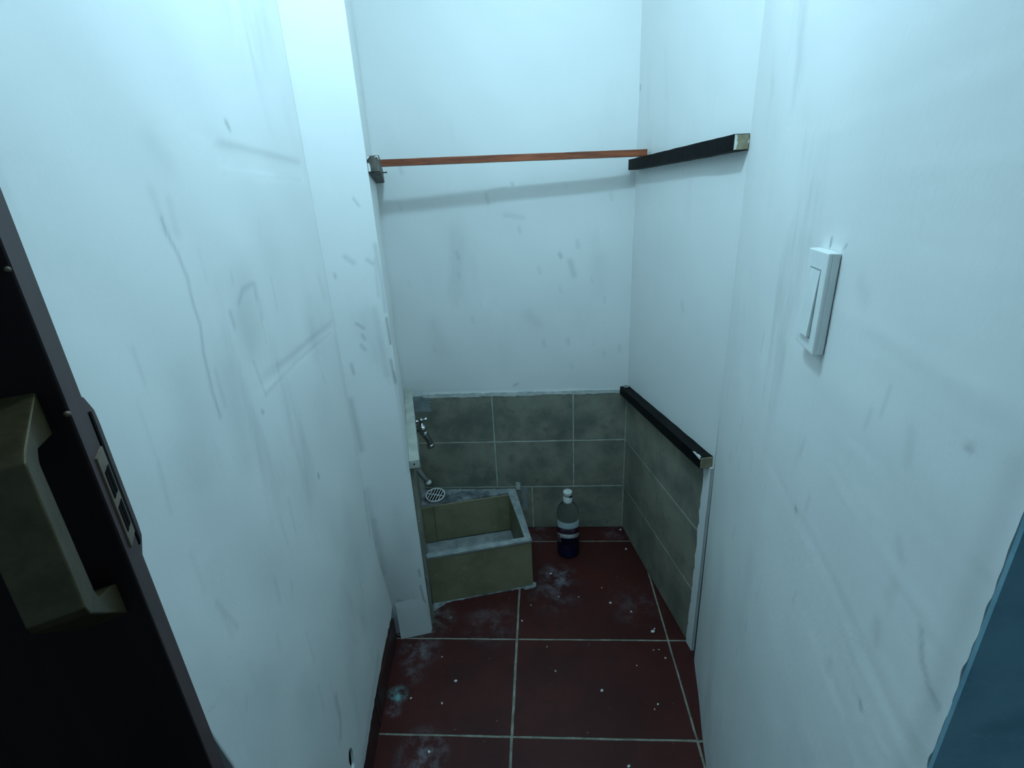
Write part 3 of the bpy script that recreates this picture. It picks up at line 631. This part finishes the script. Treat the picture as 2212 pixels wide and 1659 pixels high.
obj('paper_label', bm, mlab, bt, True)['label'] = 'printed label with maroon band and white banner'

# ------------------------------------------------------------------ light switch on the right wall
sy0, sy1, sz0, sz1 = .551, .616, 1.118, 1.232
pt = lambda y: Vector((RE[0]+(y-RE[1])*math.tan(A2), y, 0)); sc = pt((sy0+sy1)/2); sU = Vector((a2d[0], a2d[1], 0)); sN = Vector((nR[0], nR[1], 0))
hw = (sy1-sy0)/2/math.cos(A2)
sw_ = tag(empty('light_switch', sc+Zv*1.175), 'off white light switch plate standing proud of the right wall', 'light switch')
bm = bmesh.new(); frame_box(bm, sc, sU, Zv, sN, -hw+.0002, hw-.0002, sz0+.0002, sz1-.0002, .0004, .009); bevel(bm, .001, 1); obj('wall_box', bm, 'switch', sw_)
bm = bmesh.new(); frame_box(bm, sc, sU, Zv, sN, -hw, hw, sz0, sz1, .008, .0125)
bevel(bm, .0022, 3); obj('face_plate', bm, 'switch', sw_, False)
bm = bmesh.new(); frame_box(bm, sc, sU, Zv, sN, -.0175, .0175, 1.1335, 1.2125, .0115, .0129); obj('switch_surround', bm, 'switchgap', sw_)
bm = bmesh.new(); P8 = lambda u_, z_, n_: sc+sU*u_+Zv*z_+sN*n_
hexa(bm, [P8(-.0165, 1.1350, .0122), P8(.0165, 1.1350, .0122), P8(.0165, 1.2110, .0122), P8(-.0165, 1.2110, .0122), P8(-.0165, 1.1350, .0165), P8(.0165, 1.1350, .0165), P8(.0165, 1.2110, .0130), P8(-.0165, 1.2110, .0130)])
bevel(bm, .0008, 2); obj('rocker', bm, 'switch', sw_)

# ------------------------------------------------------------------ door with pull handle and lock
E0 = Vector((-.3142, .2787, 0)); an = math.radians(35); du = Vector((-math.cos(an), -math.sin(an), 0)); dn = Vector((math.sin(an), -math.cos(an), 0))
DT, DW = .040, .66
door = struct(empty('door_1', E0), 'dark brown wooden door standing open, with brass pull handle')
DP = lambda s, n, z: E0 + du*s + dn*n + Zv*z
bm = bmesh.new(); frame_box(bm, E0, du, Zv, dn, .0012, DW, .008, 2.02, -DT, 0); bevel(bm, .0016, 2); obj('door_leaf', bm, 'door', door)
bm = bmesh.new(); frame_box(bm, E0, du, Zv, dn, 0, .0018, .010, 2.018, -DT+.001, -.001); obj('edge_strip', bm, 'dooredge', door)
# D-shaped pull: outline in the plane square to the door, extruded along the door
outer = [(0, 1.2014), (.052, 1.1815), (.059, 1.176), (.0665, 1.079), (.0635, 1.0715), (.000, 1.018)]
inner = [(0, 1.1715), (.034, 1.1745), (.0400, 1.168), (.0425, 1.073), (.0385, 1.0655), (.000, 1.0476)]
bm = bmesh.new(); s0, s1 = .012, .040
V0 = {}
for s in (s0, s1):
    V0[s] = ([bm.verts.new(DP(s, n+.0004, z)) for n, z in outer], [bm.verts.new(DP(s, n+.0004, z)) for n, z in inner])
no = len(outer)
for s in (s0, s1):
    o_, i_ = V0[s]
    for k in range(no-1): bm.faces.new((o_[k], o_[k+1], i_[k+1], i_[k]))
for k in range(no-1):
    bm.faces.new((V0[s0][0][k], V0[s1][0][k], V0[s1][0][k+1], V0[s0][0][k+1])); bm.faces.new((V0[s0][1][k], V0[s0][1][k+1], V0[s1][1][k+1], V0[s1][1][k]))
for k in (0, no-1): bm.faces.new((V0[s0][0][k], V0[s0][1][k], V0[s1][1][k], V0[s1][0][k]))
bmesh.ops.recalc_face_normals(bm, faces=bm.faces); bevel(bm, .0018, 3); obj('pull_handle', bm, 'brass', door)
# latch plate let into the edge, with proud black blocks painting the shade of its bolt openings
bm = bmesh.new(); frame_box(bm, E0, du, Zv, dn, -.0016, .001, 1.0655, 1.1430, -.0365, -.012); bevel(bm, .0007, 2); lp_ = obj('latch_plate', bm, 'brassd', door)
for z0, z1 in ((1.107, 1.129), (1.077, 1.099)):
    for n0, n1 in ((-.0225, -.0165), (-.0315, -.0250)):
        bm = bmesh.new(); frame_box(bm, E0, du, Zv, dn, -.0021, .0005, z0, z1, n0, n1); obj('bolt_slot_shade', bm, 'dark', lp_)
# lock case on the far face, ends chamfered
bm = bmesh.new(); prof2 = [(-DT-.0005, 1.184), (-.052, 1.178), (-.067, 1.163), (-.069, 1.150), (-.069, 1.056), (-.067, 1.044), (-DT-.0005, 1.034)]
fa = [bm.verts.new(DP(.0015, n, z)) for n, z in prof2]; fb = [bm.verts.new(DP(.055, n, z)) for n, z in prof2]
bm.faces.new(fa); bm.faces.new(fb[::-1])
for k in range(len(prof2)): bm.faces.new((fa[k], fb[k], fb[(k+1) % len(prof2)], fa[(k+1) % len(prof2)]))
bmesh.ops.recalc_face_normals(bm, faces=bm.faces); bevel(bm, .0012, 2); lk = obj('lock_case', bm, 'dooredge', door)
bm = bmesh.new(); frame_box(bm, E0, du, Zv, dn, -.0008, .01, 1.050, 1.168, -.0465, -.0405); obj('slit_shade_strip', bm, 'dark', lk)  # black strip painting the shade of the gap between door and lock case
bm = bmesh.new(); bmesh.ops.create_icosphere(bm, subdivisions=2, radius=.0022, matrix=Matrix.Translation(DP(.0015, .0005, 1.183))); obj('paint_speck', bm, 'brassd', door, True)
bm = bmesh.new(); bmesh.ops.create_icosphere(bm, subdivisions=2, radius=.0018, matrix=Matrix.Translation(DP(.002, .0005, 1.277))); obj('paint_speck', bm, 'brassd', door, True)

# ------------------------------------------------------------------ crumbs of plaster on the floor
cr = [(.302, 1.58, .006), (.138, .986, .0065), (.005, 1.445, .006), (.322, 1.189, .009), (.204, 1.306, .006), (.268, 1.269, .0045), (-.281, 1.009, .006), (-.337, 1.089, .0032), (.339, 1.094, .0045),
      (-.067, 1.295, .0035), (.03, 1.333, .0035), (.31, 1.121, .003), (.326, 1.123, .003), (.25, 1.068, .003), (.285, .95, .004), (.273, .936, .003), (-.014, 1.129, .003), (.01, 1.046, .0035), (.18, .792, .0055),
      (-.318, .814, .005), (-.095, 1.228, .0045), (.099, 1.333, .003), (.184, 1.376, .003), (-.309, .942, .0045), (.299, 1.70, .006), (-.40, .955, .004), (.33, 1.20, .004), (-.335, 1.24, .003)]
proto = []
for k in range(5):
    bm = bmesh.new(); bmesh.ops.create_icosphere(bm, subdivisions=1, radius=1)
    for v in bm.verts: v.co = Vector((v.co.x*1.1, v.co.y*.8, v.co.z*.45)) * (1+.35*noise.noise(v.co*1.7+Vector((k*3, 0, 0))))
    zmin = min(v.co.z for v in bm.verts)
    for v in bm.verts: v.co.z -= zmin
    me = bpy.data.meshes.new('crumb'); bm.to_mesh(me); bm.free(); me.materials.append(M['crumb']); proto.append(me)
for k, (x, y, r) in enumerate(cr):
    o = bpy.data.objects.new('plaster_crumb', proto[k % 5]); C.objects.link(o); o.location = (x, y, .0004); o.scale = (r*.8, r*.8, r*.8); o.rotation_euler = (0, 0, random.random()*6)
    tag(o, 'small white plaster crumb lying on the red floor tiles', 'crumb', 'plaster crumbs on the floor')
